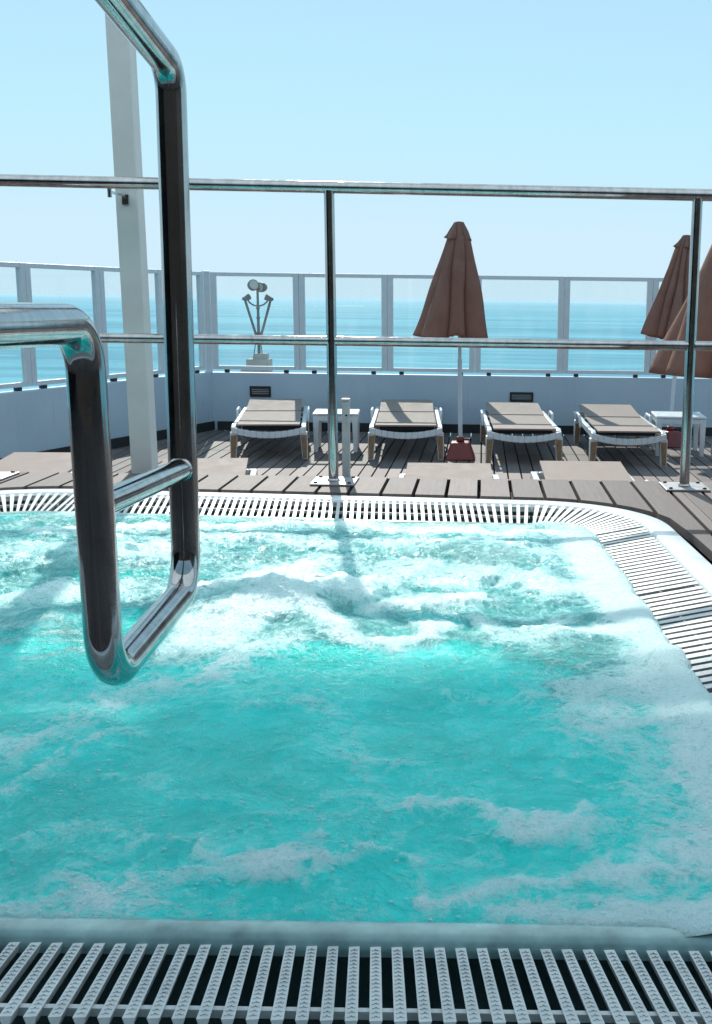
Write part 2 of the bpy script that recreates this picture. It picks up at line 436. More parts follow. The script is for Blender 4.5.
def ring(profile, flip=False):
    """strip mesh that follows the pool outline through (d, z) profile points"""
    m = MB(); L = [outline(d) for d, z in profile]; n = len(L[0])
    vs = [(p[0], p[1], profile[i][1]) for i, ring_ in enumerate(L) for p in ring_]
    fs = []
    for i in range(len(profile) - 1):
        for k in range(n):
            q = (i * n + k, i * n + (k + 1) % n, (i + 1) * n + (k + 1) % n, (i + 1) * n + k)
            fs.append(q if not flip else q[::-1])
    m.add(vs, fs, True); return m

pool = thing("hot_tub", "sunken white hot tub with turquoise foaming water and slatted overflow edge", "hot tub", (-.5, 2.35, 0))
def in_pool(m): 
    m.v = [(a + .5, b - 2.35, c) for a, b, c in m.v]; return m
cop = ring([(-.004, -.12), (0, -.012), (.003, -.004), (.009, 0), (.072, 0), (.079, -.003), (.083, -.01), (.085, -.03)])
in_pool(cop).build("coping", COPING, pool)
in_pool(ring([(.085, -.028), (.087, -.18), (.26, -.19), (.27, -.05)])).build("gutter", GUTTER, pool)
in_pool(ring([(.268, -.19), (.270, -.045), (.274, -.034), (.280, -.0285), (.292, -.0265), (.306, -.0285), (.313, -.034), (.318, -.06), (.320, -.12)])).build("lip", LIP, pool)
bs = ring([(.319, -.11), (.34, -.9)]); o_ = outline(.34); bs.add([(p[0], p[1], -.9) for p in o_], [tuple(range(len(o_)))])
in_pool(bs).build("basin", BASIN, pool)

# ------------------------------------------------------------------ platform deck round the pool
OUT = outline(-.030)
def cross_y(x, which):           # y where the line X = x meets the outline: which = max or min
    ys = []
    n = len(OUT)
    for k in range(n):
        (xa, ya), (xb, yb) = OUT[k], OUT[(k + 1) % n]
        if (xa - x) * (xb - x) <= 0 and xa != xb: ys.append(ya + (yb - ya) * (x - xa) / (xb - xa))
    return which(ys) if ys else None
YE = 4.235
def edge_y(x): return YE - .012 * (x + .6)
mb = MB(); x = -4.6
xmin, xmax = min(p[0] for p in OUT), max(p[0] for p in OUT)
def plank(x0, x1, ya0, ya1, yb0, yb1, z=0.004):
    z += random.uniform(-.0012, .0012)
    mb.hexa([(x0, ya0, z - .028), (x1, ya1, z - .028), (x1, yb1, z - .028), (x0, yb0, z - .028), (x0, ya0, z), (x1, ya1, z), (x1, yb1, z), (x0, yb0, z)])
cuts = [xmin, xmax]
while x < 4.6:
    x0, x1 = x, x + .1045
    pieces = [(x0, x1)]
    for c in cuts:
        np_ = []
        for a, b in pieces:
            np_ += [(a, c - .001), (c + .001, b)] if a + .004 < c < b - .004 else [(a, b)]
        pieces = np_
    for a, b in pieces:
        mid = (a + b) / 2
        if xmin < mid < xmax:
            sub = 4
            for i in range(sub):
                u0, u1 = a + (b - a) * i / sub, a + (b - a) * (i + 1) / sub
                f0 = cross_y(u0, max) or 2.2; f1 = cross_y(u1, max) or 2.2
                g0 = cross_y(u0, min) or 2.2; g1 = cross_y(u1, min) or 2.2
                zz = 0.004
                mb.hexa([(u0, f0, zz - .028), (u1, f1, zz - .028), (u1, edge_y(u1), zz - .028), (u0, edge_y(u0), zz - .028), (u0, f0, zz), (u1, f1, zz), (u1, edge_y(u1), zz), (u0, edge_y(u0), zz)])
                mb.hexa([(u0, -2.45, zz - .028), (u1, -2.45, zz - .028), (u1, g1, zz - .028), (u0, g0, zz - .028), (u0, -2.45, zz), (u1, -2.45, zz), (u1, g1, zz), (u0, g0, zz)])
        else:
            plank(a, b, -2.45, -2.45, 1.997, 1.997); plank(a, b, 2.003, 2.003, edge_y(a), edge_y(b))
    x += .118
deck = tag(mb.build("pool_deck", WOOD2), kind="structure")
# merge the slices of one plank so that grain and tone stay whole
bm = bmesh.new(); bm.from_mesh(deck.data); bmesh.ops.remove_doubles(bm, verts=bm.verts, dist=.0003)
bm.to_mesh(deck.data); bm.free()
mb = MB()
a_ = [(x_, edge_y(x_)) for x_ in (-4.6, 4.6)]
mb.hexa([(-4.6, a_[0][1] + .002, -.80), (4.6, a_[1][1] + .002, -.80), (4.6, a_[1][1] + .026, -.80), (-4.6, a_[0][1] + .026, -.80),
         (-4.6, a_[0][1] + .002, -.002), (4.6, a_[1][1] + .002, -.002), (4.6, a_[1][1] + .026, -.002), (-4.6, a_[0][1] + .026, -.002)])
tag(mb.build("deck_edge", WOOD2), kind="structure")
# bearers under the planks
mb = MB()
for xa, xb in ((-4.55, xmin - .03), (xmax + .03, 4.55)): mb.box(((xa + xb) / 2, .85, -.07), (xb - xa, 6.55, .07))
mb.box((-.5, 4.06, -.075), (9.1, .28, .07)); mb.box((-.5, -.85, -.075), (9.1, 3.1, .07))
tag(mb.build("deck_bearers", DARK), kind="structure")

# unseen canopy over the near end; walls behind added for steel reflections
mb = MB(); vs_, fs_ = [], []
NXA, NYA = 160, 10
for iy in range(NYA + 1):
    for ix in range(NXA + 1):
        x_ = -5.5 + 11 * ix / NXA; v_ = iy / NYA
        wv = .05 * math.sin(x_ * 5.3) + .03 * math.sin(x_ * 11.7 + 1) + .02 * math.sin(x_ * 23 + 2)  # wavy front edge, shaped to break up its shadow line
        vs_.append((x_, 1.47 + (4.08 + wv * .3) * v_, 2.45 + .025 * math.sin(x_ * 2.85) ** 2 * math.sin(math.pi * v_)))
for iy in range(NYA):
    for ix in range(NXA): fs_.append((iy * (NXA + 1) + ix, iy * (NXA + 1) + ix + 1, (iy + 1) * (NXA + 1) + ix + 1, (iy + 1) * (NXA + 1) + ix))
mb.add(vs_, fs_, True); tag(mb.build("canopy_roof", ROOFM), kind="structure")
mb = MB()                                            # unseen battens added to soften the canopy's shadow edge, thinning outwards
for k in range(11):
    mb.box((0, 5.572 + k * .028, 2.452), (11, .025 * (1 - (k + .5) / 11.5) + .001, .008))
tag(mb.build("shadow_soften_battens", COLUMN), kind="structure")
mb = MB(); mb.box((0, 4.34, 2.53), (11, .08, .09)); mb.box((0, 1.50, 2.50), (11, .06, .09)); tag(mb.build("canopy_beam", COLUMN), kind="structure")
mb = MB(); mb.box((0, -2.6, .9), (11, .2, 3.4)); mb.box((-4.4, -.2, .9), (.2, 4.6, 3.4)); tag(mb.build("reflection_wall", REFLECT_DARK), kind="structure")  # unseen walls added so the steel reflects something dark
mb = MB(); mb.box((4.9, -.2, .9), (.2, 4.6, 3.4)); tag(mb.build("reflection_side_wall", plain("brown_reflection_wall", (.20, .17, .15), .6, .2, 3)), kind="structure")  # unseen wall added for a brown reflection in the steel

# ------------------------------------------------------------------ overflow gratings (sloping to the pool)
D0, D1 = .090, .268                         # outer and inner edge of the slats
Z0, Z1 = -.002, -.034
def slat(m, po, pi, wo, wi, bumps=False):
    po, pi = Vector((*po, 0)), Vector((*pi, 0)); t = (pi - po).normalized(); s = Vector((-t.y, t.x, 0))
    h = .013
    def pt(q, wdt, side, z): v = q + s * wdt * side; return (v.x, v.y, z)
    e = .004
    q0, q1 = po, pi - t * e; kb = .38
    m.hexa([pt(q0, wo / 2 * kb, -1, Z0 - h), pt(q1, wi / 2 * kb, -1, Z1 - h), pt(q1, wi / 2 * kb, 1, Z1 - h), pt(q0, wo / 2 * kb, 1, Z0 - h),
            pt(q0, wo / 2, -1, Z0), pt(q1, wi / 2, -1, Z1), pt(q1, wi / 2, 1, Z1), pt(q0, wo / 2, 1, Z0)])
    m.hexa([pt(q1, wi / 2 * kb, -1, Z1 - h), pt(pi, wi / 2 * .25, -1, Z1 - h), pt(pi, wi / 2 * .25, 1, Z1 - h), pt(q1, wi / 2 * kb, 1, Z1 - h),
            pt(q1, wi / 2, -1, Z1), pt(pi, wi / 2 * .6, -1, Z1 - .003), pt(pi, wi / 2 * .6, 1, Z1 - .003), pt(q1, wi / 2, 1, Z1)])
    if bumps:
        L = (pi - po).length; k = .008
        while k < L - .01:
            u = k / L; c = po.lerp(pi, u); z = Z0 + (Z1 - Z0) * u
            for sg in (-1, 1):
                a = c + s * sg * .0035 - t * .0012; b_ = c + s * sg * .0003 + t * .0018
                d = (b_ - a).normalized(); nn = Vector((-d.y, d.x, 0)) * .0009
                vs = [(a - nn), (b_ - nn), (b_ + nn), (a + nn)]
                m.hexa([(v.x, v.y, z - .001) for v in vs] + [(v.x, v.y, z + .0009) for v in vs])
            k += .0092
O0, O1 = outline(D0), outline(D1)
SEGN = NA + NE
def at(path, f): 
    n = len(path); i = int(math.floor(f)) % n; u = f - math.floor(f); a, b = path[i], path[(i + 1) % n]
    return (a[0] + (b[0] - a[0]) * u, a[1] + (b[1] - a[1]) * u)
def grating(label, f0, f1, count, wo=.0115, wi=.0115, bumps=False, bars=(.098, .186), skew=0.0):
    """slats between outline indices f0..f1; two cross bars"""
    g = thing("overflow_grating", label, "grating", (0, 0, 0), 0, "slatted overflow gratings round the hot tub")
    c = Vector((*at(outline(.18), (f0 + f1) / 2), -.03)); g.location = c
    m = MB()
    for k in range(count):
        f = f0 + (f1 - f0) * (k + .5) / count
        slat(m, at(O0, f + skew * max(0, min(1, (f1 - f) / 5, (f - f0) / 5))), at(O1, f), wo, wi, bumps)
    m.v = [(a - c.x, b - c.y, z - c.z) for a, b, z in m.v]
    m.build("slats", GRATE, g)
    for dd in bars:
        m = MB(); path = outline(dd); u = (dd - D0) / (D1 - D0); z = Z0 + (Z1 - Z0) * u - .004
        pts = [Vector((*at(path, f0 + (f1 - f0) * k / 40), z - .004)) for k in range(41)]
        for a, b in zip(pts[:-1], pts[1:]):
            t = (b - a); t.z = 0; t.normalize(); s = Vector((-t.y, t.x, 0)) * .0032; zz = Vector((0, 0, .0045))
            m.hexa([tuple(v - c) for v in (a - s - zz, b - s - zz, b + s - zz, a + s - zz, a - s + zz, b - s + zz, b + s + zz, a + s + zz)])
        m.build("cross_bar", GRATE, g)
    return g
def seg_len(f0, f1, d):
    p = outline(d); return sum((Vector(at(p, f0 + (f1 - f0) * (k + 1) / 60)) - Vector(at(p, f0 + (f1 - f0) * k / 60))).length for k in range(60))
def index_for(edge, u): return edge * SEGN + NA - 1 + u * (NE + 1)      # edge 0 left, 1 near, 2 right, 3 far
PIT = .0242
def straight(label, edge, u0, u1, PIT=.0242, **k):
    f0, f1 = index_for(edge, u0), index_for(edge, u1)
    return grating(label, f0, f1, max(1, round(seg_len(f0, f1, .27) / PIT)), **k)
straight("straight row of upright white slats along the far edge behind the foam", 3, .003, .997, skew=1.0)
grating("fan of white slats curving round the far right corner of the tub", 3 * SEGN + .15, 3 * SEGN + NA - 1.15, 17, wo=.0165, wi=.0095)
grating("fan of splayed white slats at the far left corner behind the handrail", .15, NA - 1.15, 25, wo=.0150, wi=.0085)
nr = [(0.0, .33), (.335, .655), (.66, .995)]                               # right edge runs from near to far
straight("sunlit grating panel beside the tub, next to the curved corner fan", 2, nr[2][0], nr[2][1], PIT=.035, wo=.0215, wi=.0215)
straight("half shaded grating panel on the tub's right side by the foam", 2, nr[1][0], nr[1][1], PIT=.035, wo=.0215, wi=.0215)
straight("dark shaded grating panel nearest the camera on the right side of the tub", 2, nr[0][0], nr[0][1], PIT=.035, wo=.0215, wi=.0215)
straight("bluish grey grating with chevron bumps along the front edge of the tub", 1, .003, .997, bumps=True, wo=.0128, wi=.0120, bars=(.119,), skew=.57)
straight("shaded grating panel on the left side of the tub under the handrail", 0, .003, .997)
grating("fan of shaded slats at the front left corner of the tub", SEGN + .15, SEGN + NA - 1.15, 19, wo=.016, wi=.009)
grating("fan of shaded slats at the front right corner of the tub", 2 * SEGN + .15, 2 * SEGN + NA - 1.15, 19, wo=.016, wi=.009)

# ------------------------------------------------------------------ water surface
STROKES = [
 ([(-1.36, 3.294), (-1.096, 3.34), (-0.892, 3.399), (-0.576, 3.419), (-0.256, 3.424), (0.001, 3.409), (0.249, 3.304)], 0.048, 0.90),
 ([(-0.689, 2.511), (-0.624, 2.642), (-0.547, 2.767), (-0.453, 2.836)], 0.081, 1.00),
 ([(-0.595, 2.234), (-0.501, 2.402), (-0.413, 2.578), (-0.314, 2.564)], 0.091, 1.00),
 ([(-0.394, 2.456), (-0.276, 2.247), (-0.187, 2.216), (-0.107, 2.312)], 0.037, 0.90),
 ([(-0.218, 2.44), (-0.115, 2.486), (0.003, 2.579)], 0.044, 0.70),
 ([(-0.826, 3.142), (-0.665, 3.221), (-0.445, 3.165)], 0.075, 0.55),
 ([(-1.052, 2.94), (-0.934, 3.007), (-0.806, 2.954)], 0.079, 0.60),
 ([(-1.323, 2.925), (-1.183, 2.993), (-1.074, 3.088)], 0.068, 0.50),
 ([(-1.149, 2.524), (-1.024, 2.576), (-0.889, 2.537)], 0.082, 0.55),
 ([(-0.238, 3.177), (0.001, 3.261), (0.233, 3.073)], 0.090, 0.60),
 ([(-0.102, 2.769), (0.109, 2.833), (0.257, 2.686)], 0.084, 0.60),
 ([(0.314, 3.169), (0.34, 2.74), (0.373, 2.426), (0.409, 2.11), (0.434, 1.914)], 0.068, 0.95),
 ([(0.177, 2.266), (0.272, 2.344), (0.373, 2.275)], 0.057, 0.75),
 ([(-0.419, 2.975), (-0.285, 2.759), (-0.161, 2.873)], 0.061, 0.50),
 ([(0.003, 2.409), (0.09, 2.263), (0.187, 2.417)], 0.054, 0.55),
 ([(-0.404, 2.242), (-0.505, 2.033), (-0.61, 1.928), (-0.703, 1.777), (-0.776, 1.667)], 0.067, 0.55),
 ([(-0.72, 1.537), (-0.672, 1.65), (-0.596, 1.715)], 0.035, 0.40),
 ([(0.315, 2.018), (0.358, 1.725), (0.355, 1.534)], 0.078, 0.60),
 ([(0.226, 1.907), (0.278, 1.641), (0.306, 1.378)], 0.11, 0.58),
 ([(-0.114, 1.521), (-0.024, 1.49), (0.074, 1.372), (0.129, 1.387), (0.193, 1.347)], 0.021, 0.55),
 ([(0.089, 1.395), (0.131, 1.408)], 0.024, 0.60),
 ([(-0.067, 1.206), (0.031, 1.238), (0.106, 1.249), (0.209, 1.271), (0.301, 1.273)], 0.037, 0.75),
 ([(0.053, 1.155), (0.148, 1.168), (0.284, 1.192)], 0.046, 0.80),
 ([(0.358, 1.644), (0.312, 1.324)], 0.072, 0.70),
 ([(-0.628, 1.326), (-0.543, 1.383), (-0.43, 1.372), (-0.329, 1.347)], 0.023, 0.40),
 ([(-0.499, 1.196), (-0.438, 1.231), (-0.352, 1.281), (-0.229, 1.31)], 0.038, 0.50),
 ([(-0.57, 1.194), (-0.512, 1.229), (-0.427, 1.197)], 0.033, 0.65),
 ([(-0.415, 1.884), (-0.306, 1.888), (-0.222, 1.794), (-0.186, 1.627)], 0.033, 0.40),
 ([(-0.25, 1.748), (-0.192, 1.686), (-0.093, 1.669)], 0.026, 0.35),
 ([(-0.182, 1.351), (-0.127, 1.339), (-0.073, 1.327)], 0.015, 0.40),
 ([(-0.071, 1.948), (0.078, 1.901), (0.231, 1.959)], 0.042, 0.35),
 ([(-0.54, 1.542), (-0.403, 1.479), (-0.264, 1.436)], 0.017, 0.30),
]
MOUNDS = [(-.52, 2.55, .20, .17, .058), (-.33, 2.58, .14, .12, .022), (-.97, 2.95, .25, .2, .014),
          (.11, 1.40, .10, .05, .010), (-.43, 1.93, .16, .09, .012), (-1.0, 2.42, .2, .16, .014), (-.02, 1.85, .2, .12, -.008), (-.42, 1.6, .2, .14, -.008)]
def make_water():
    ys = [1.04]
    while ys[-1] < 3.72: ys.append(ys[-1] + max(.0026, .0021 * ys[-1]))
    ys = np.array(ys); xs = np.arange(-2.0, .62, .0036)
    X, Y = np.meshgrid(xs, ys); sh = X.shape; X = X.ravel(); Y = Y.ravel()
    # signed distance inside the outer outline
    O = np.array(outline(0)); n = len(O); D = np.full(X.shape, 9.0); inside = np.zeros(X.shape, bool)
    for k in range(n):
        a, b = O[k], O[(k + 1) % n]; e = b - a; L2 = e @ e
        if L2 < 1e-12: continue
        t = np.clip(((X - a[0]) * e[0] + (Y - a[1]) * e[1]) / L2, 0, 1)
        D = np.minimum(D, np.hypot(X - a[0] - t * e[0], Y - a[1] - t * e[1]))
        c = (a[1] > Y) != (b[1] > Y)
        with np.errstate(divide='ignore', invalid='ignore'):
            xi = a[0] + (Y - a[1]) * e[0] / (e[1] if abs(e[1]) > 1e-9 else 1e-9)
        inside ^= c & (X < xi)
    D = np.where(inside, D, -D)
    # foam mass
    wx = X + .10 * fbm(X * 3.2, Y * 3.2, 4, 3) + .03 * fbm(X * 14, Y * 14, 3, 13); wy = Y + .12 * fbm(X * 3.2, Y * 3.2, 4, 23) + .03 * fbm(X * 14, Y * 14, 3, 33)
    F = np.zeros(X.shape)
    for pts, wd, st in STROKES:
        d = np.full(X.shape, 9.0)
        for a, b in zip(pts[:-1], pts[1:]):
            a, b = np.array(a), np.array(b); e = b - a
            t = np.clip(((wx - a[0]) * e[0] + (wy - a[1]) * e[1]) / (e @ e), 0, 1)
            d = np.minimum(d, np.hypot(wx - a[0] - t * e[0], wy - a[1] - t * e[1]))
        F = np.maximum(F, st * np.exp(-(d / (wd * 1.05)) ** 2))
    far = 1 / (1 + np.exp(-(Y - 2.30 - .15 * fbm(X * 3, Y * 3, 3, 41)) / .10))
    web = 1 - np.abs(fbm(wx * 6, wy * 6, 4, 51)) * 3.2
    F = F * (1 - .22 * far * (Y > 2.75)) + far * (.29 + .22 * np.clip(web, 0, 1) * (.5 + fbm(X * 2.2, Y * 2.2, 2, 61)))
    F = F + (1 - far) * (.11 + .16 * fbm(wx * 2.0, wy * 2.0, 3, 101)) + (1 - far) * .45 * np.clip(web - .30, 0, 1) * np.clip(.45 + 1.5 * fbm(X * 1.7, Y * 1.7, 2, 71), 0, 1)
    F = np.clip(F + .13 * fbm(wx * 9, wy * 9, 4, 81), 0, 1.1)
    AIR_SUN_TONE = np.clip(.06 + .60 / (1 + np.exp(-(Y - 2.05 - .15 * fbm(X * 3, Y * 3, 3, 42)) / .10)) + .45 * F + .28 * fbm(wx * 2.6, wy * 2.6, 4, 91) + .12 * np.clip((X - .0) / .3, 0, 1), 0, 1)  # aeration, plus a duller colour put in where the sun falls
    # heights
    amp = .62 + .45 * far
    H = amp * ((.017 + .014 * far) * fbm(wx * 2.2, wy * 2.8, 3, 5) + (.010 + .007 * far) * (.4 - np.abs(fbm(wx * 5.0, wy * 6.0, 3, 15))) + (.0075 + .002 * far) * (.35 - np.abs(fbm(wx * 9, wy * 11, 3, 25))) + (.0028 + .004 * far) * fbm(X * 17 + 3 * wx, Y * 20 + 3 * wy, 3, 27))
    H += (.0004 + .0030 * far + .0014 * np.clip(F, 0, 1)) * (.5 - 1.6 * np.abs(fbm(X * 30, Y * 32, 3, 35)))
    for cx, cyy, sx, sy, a in MOUNDS:
        H += a * np.exp(-((wx - cx) / sx) ** 2 - ((wy - cyy) / sy) ** 2) * (1 + .5 * fbm(X * 11, Y * 11, 4, 45))
    H += .012 * np.clip(F - .3, 0, 1) + .0030 * np.clip(F, 0, 1) * fbm(X * 55, Y * 55, 2, 55)
    AIR_SUN_TONE = np.clip(AIR_SUN_TONE + np.clip(H - np.mean(H), -.012, .012) * 9 * (1 - .6 * far), 0, 1)  # paler crests: aeration, and light through them put into the colour
    # overflow of the far and right edges, calm level at the near lip
    ov = np.clip(np.maximum(1 / (1 + np.exp(-(Y - 2.9) / .12)), 1 / (1 + np.exp(-(X - .16) / .045))), 0, 1) * np.clip(.75 + .9 * fbm(X * 6, Y * 6, 3, 65) + .5 / (1 + np.exp(-(X - .24) / .03)), 0, 1)
    ov = np.where(X < -1.6, ov * .3, ov)
    damp = np.clip((D - .32) / .16, 0, 1); damp = damp * damp * (3 - 2 * damp)
    Hc = H * (.25 + .75 * damp)
    dn = D + .012 + .026 * fbm(X * 9, Y * 9, 3, 75) + .016 * fbm(X * 24, Y * 24, 3, 76) + .030 / (1 + np.exp(-(X - .2) / .03))
    rim_still = -.0325 + Hc * .9; rim_still = np.where(D < .312, np.minimum(rim_still, -.0285 - (.312 - D) * .5), rim_still)
    lift = (.005 + .013 / (1 + np.exp(-(X - .16) / .04))) * np.clip((.40 - D) / .12, 0, 1)
    fall = np.clip((dn - .282) / .035, 0, 1); fall = np.sqrt(np.clip(1 - (1 - fall) ** 2, 0, 1))
    rim_over = np.where(dn > .282, -.05 + (.05 - .030 + lift * 0.75 + np.maximum(Hc, -.004)) * fall, -.055 - (.282 - dn))
    Z = rim_still * (1 - ov) + rim_over * ov
    F = np.clip(F + .5 * ov * np.clip((.40 - D) / .1, 0, 1), 0, 1.15)
    keep = np.where(ov > .15, (dn > .2795) & (D > np.where(Y < 1.5, .282 + .012 * fbm(X * 14, Y * 14, 2, 111), .240)), D > .298)
    idx = np.arange(X.size).reshape(sh); q = np.stack([idx[:-1, :-1], idx[:-1, 1:], idx[1:, 1:], idx[1:, :-1]], -1).reshape(-1, 4)
    q = q[keep[q].all(1)]
    used = np.unique(q); mp = np.zeros(X.size, int); mp[used] = np.arange(used.size)
    me = bpy.data.meshes.new("pool_water")
    V = np.stack([X, Y, Z], -1)[used]; q = mp[q]
    me.vertices.add(len(V)); me.vertices.foreach_set('co', V.ravel().astype(np.float32))
    me.loops.add(q.size); me.loops.foreach_set('vertex_index', q.ravel().astype(np.int32))
    me.polygons.add(len(q)); me.polygons.foreach_set('loop_start', (np.arange(len(q)) * 4).astype(np.int32))
    try: me.polygons.foreach_set('loop_total', np.full(len(q), 4, np.int32))
    except Exception: pass
    me.update(calc_edges=True); me.validate()
    me.polygons.foreach_set('use_smooth', np.ones(len(me.polygons), bool))
    at_ = me.attributes.new("foam", 'FLOAT', 'POINT'); at_.data.foreach_set('value', F[used].astype(np.float32))
    at_ = me.attributes.new("air_sun_tone", 'FLOAT', 'POINT'); at_.data.foreach_set('value', AIR_SUN_TONE[used].astype(np.float32))
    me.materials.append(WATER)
    o = bpy.data.objects.new("pool_water", me); COL.objects.link(o)
    # bubbles riding on the foam, and spray thrown up by the jets
    rg = np.random.default_rng(5)
    nx = xs.size
    cand = np.flatnonzero((Y < 2.3) & (D > .30) & (X > -.95) & (X < .50))
    wgt = (np.clip(F[cand], 0, 1) ** 1.5 * .9 + .04) * (cand.size and 1) * np.diff(np.append(ys, ys[-1] + .007))[cand // nx]
    pick = rg.choice(cand, 5200, replace=False, p=wgt / wgt.sum())
    ring_n, rows = 10, ((1.0, -.15), (.92, .38), (.62, .78))
    vs, fs = [], []
    for i in pick:
        r_ = .0011 + .0034 * rg.random() ** 2.6; o0 = len(vs)
        for rr, zz in rows:
            vs += [(X[i] + r_ * rr * math.cos(6.2832 * k / ring_n), Y[i] + r_ * rr * math.sin(6.2832 * k / ring_n), Z[i] + r_ * zz) for k in range(ring_n)]
        vs.append((X[i], Y[i], Z[i] + r_ * .98))
        for q_ in range(2): fs += [(o0 + q_ * ring_n + k, o0 + q_ * ring_n + (k + 1) % ring_n, o0 + (q_ + 1) * ring_n + (k + 1) % ring_n, o0 + (q_ + 1) * ring_n + k) for k in range(ring_n)]
        fs += [(o0 + 2 * ring_n + k, o0 + 2 * ring_n + (k + 1) % ring_n, o0 + 3 * ring_n) for k in range(ring_n)]
    b_ = MB(); b_.add(vs, fs, True); tag(b_.build("foam_bubbles", BUBBLE), kind="stuff")
    cand = np.flatnonzero((Y > 2.15) & (D > .36) & (X > -1.4)); wgt = np.clip(F[cand], .05, 1) ** 2; pick = rg.choice(cand, 420, replace=False, p=wgt / wgt.sum())
    b_ = MB()
    for i in pick:
        r_ = .0012 + .0026 * rg.random() ** 2; b_.lathe([(0, -1), (.7, -.7), (1, 0), (.7, .7), (0, 1)], 7, T=Matrix.Translation((X[i] + rg.normal() * .01, Y[i], Z[i] + .004 + .045 * rg.random() ** 2.2)) @ Matrix.Scale(r_, 4))
    tag(b_.build("spray_droplets", BUBBLE), kind="stuff")
    return tag(o, kind="structure")
make_water()

# ------------------------------------------------------------------ guard rail between pool deck and lower deck
gr = thing("guard_rail", "stainless steel guard rail with two horizontal bars crossing the whole view", "railing", (-.556, 4.076, 0))
def ztop(x): return 1.0785 - .0095 * x
def yrail(x): return 4.076 - .0166 * (x + .556)
def loc(p): return (p[0] + .556, p[1] - 4.076, p[2])
XL, XR = -3.3, 2.5
mb = MB(); mb.tube(dense([loc((XL, yrail(XL), ztop(XL))), loc((XR, yrail(XR), ztop(XR)))], .2), .0212, 28); mb.build("top_rail", STEEL, gr)
px = [-.556 - 1.324 * 2, -.556 - 1.324, -.556, .768, .768 + 1.324]
for a, b in zip(px[:-1], px[1:]):
    mb = MB(); mb.tube([loc((a + .012, yrail(a), .536)), loc((b - .012, yrail(b), .536))], .0180, 28); mb.build("mid_rail", STEEL, gr)
for i, x in enumerate(px):
    ln = -.003 if x < 0 else -.002
    p = MB(); p.tube([loc((x, yrail(x), .012)), loc((x + ln, yrail(x), ztop(x) - .012))], .0190, 28)
    p.lathe([(.0191, .0), (.024, .0), (.024, .006), (.0195, .012), (.019, .012)], 24, loc((x, yrail(x), .011)))
    po = p.build("post", STEEL, gr)
    q = MB(); q.box(loc((x + .003, yrail(x) + .01, .0085)), (.165, .175, .008)); q.build("base_plate", PLATE, po, bevel=.002)
    for sx in (-1, 1):
        for sy in (-1, 1):
            b = MB(); b.lathe([(0, .006), (.006, .0055), (.0075, .003), (.0075, -.002)][::-1], 12, loc((x + .003 + sx * .063, yrail(x) + .01 + sy * .068, .0125))); 
            b.build("bolt", BLACK, po)

# ------------------------------------------------------------------ handrail over the water
hr = thing("pool_handrail", "thick stainless steel handrail loop hanging over the water in the left foreground", "handrail", (-.45, -.7, 0))
def hl(p): return (p[0] + .45, p[1] + .7, p[2])
TR = .0215
path = fillet([hl(p) for p in [(-.450, -.70, 1.35), (-.445, 1.628, 1.008), (-.450, 1.625, .250), (-.434, 1.210, .246), (-.438, 1.212, .660), (-.450, -.70, .676)]], [.045, .065, .062, .055], 14)
mb = MB(); mb.tube(path, TR, 40); mb.build("rail_loop", STEEL, hr)
mb = MB(); mb.tube([hl((-.448, 1.608, .436)), hl((-.440, 1.232, .452))], .0165, 28); mb.build("cross_tube", STEEL, hr)
for p_, d_, r_ in (((-.4485, 1.607, .4365), 0, .0165), ((-.4395, 1.2345, .4518), 0, .0165)):
    mb = MB(); mb.lathe([(r_, -.004), (r_ + .0025, -.001), (r_ + .0025, .001), (r_, .004)], 24, T=Matrix.Translation(hl(p_)) @ Matrix.Rotation(R(90), 4, 'X')); mb.build("weld", STEEL, hr)

# ------------------------------------------------------------------ columns
cl = thing("support_column", "square pale grey column rising behind the guard rail on the left", "column", (-1.345, 4.3425, DZ))
mb = MB(); T = Matrix.Shear('XY', 4, (0, 0)) if False else None
top = 2.449 - DZ
ox = -.03
mb.hexa([(-.0425 , -.0425, 0), (.0425, -.0425, 0), (.0425, .0425, 0), (-.0425, .0425, 0),
         (-.0425 + ox, -.0425, top), (.0425 + ox, -.0425, top), (.0425 + ox, .0425, top), (-.0425 + ox, .0425, top)])
mb.build("shaft", COLUMN, cl, bevel=.004)
mb = MB(); mb.box((-.020, -.135, 1.872), (.012, .190, .008)); mb.box((-.020, -.047, 1.860), (.024, .008, .036)); mb.tube([(-.020, -.225, 1.885), (-.020, -.225, 1.852)], .008, 12)
mb.build("rail_bracket", STEEL, cl)
c2 = dup(cl, (3.6, 4.3425, DZ), 0, "second square pale column holding the canopy far to the right")

st = thing("stub_post", "short square grey stub post standing just beyond the central rail post", "post", (-.536, 4.295, DZ))
mb = MB(); mb.hexa([(-.015, -.015, 0), (.015, -.015, 0), (.015, .015, 0), (-.015, .015, 0), (-.013, -.015, 1.105), (.017, -.015, 1.105), (.017, .015, 1.105), (-.013, .015, 1.105)]); mb.build("tube_body", STUBM, st, bevel=.003)
mb = MB(); mb.box((.002, 0, 1.110), (.034, .034, .010)); mb.build("end_cap", STUBM, st, bevel=.003)
mb = MB(); mb.tube([(.005, -.0155, 1.05), (.005, -.018, 1.05)], .004, 12); mb.build("bolt", BLACK, st)

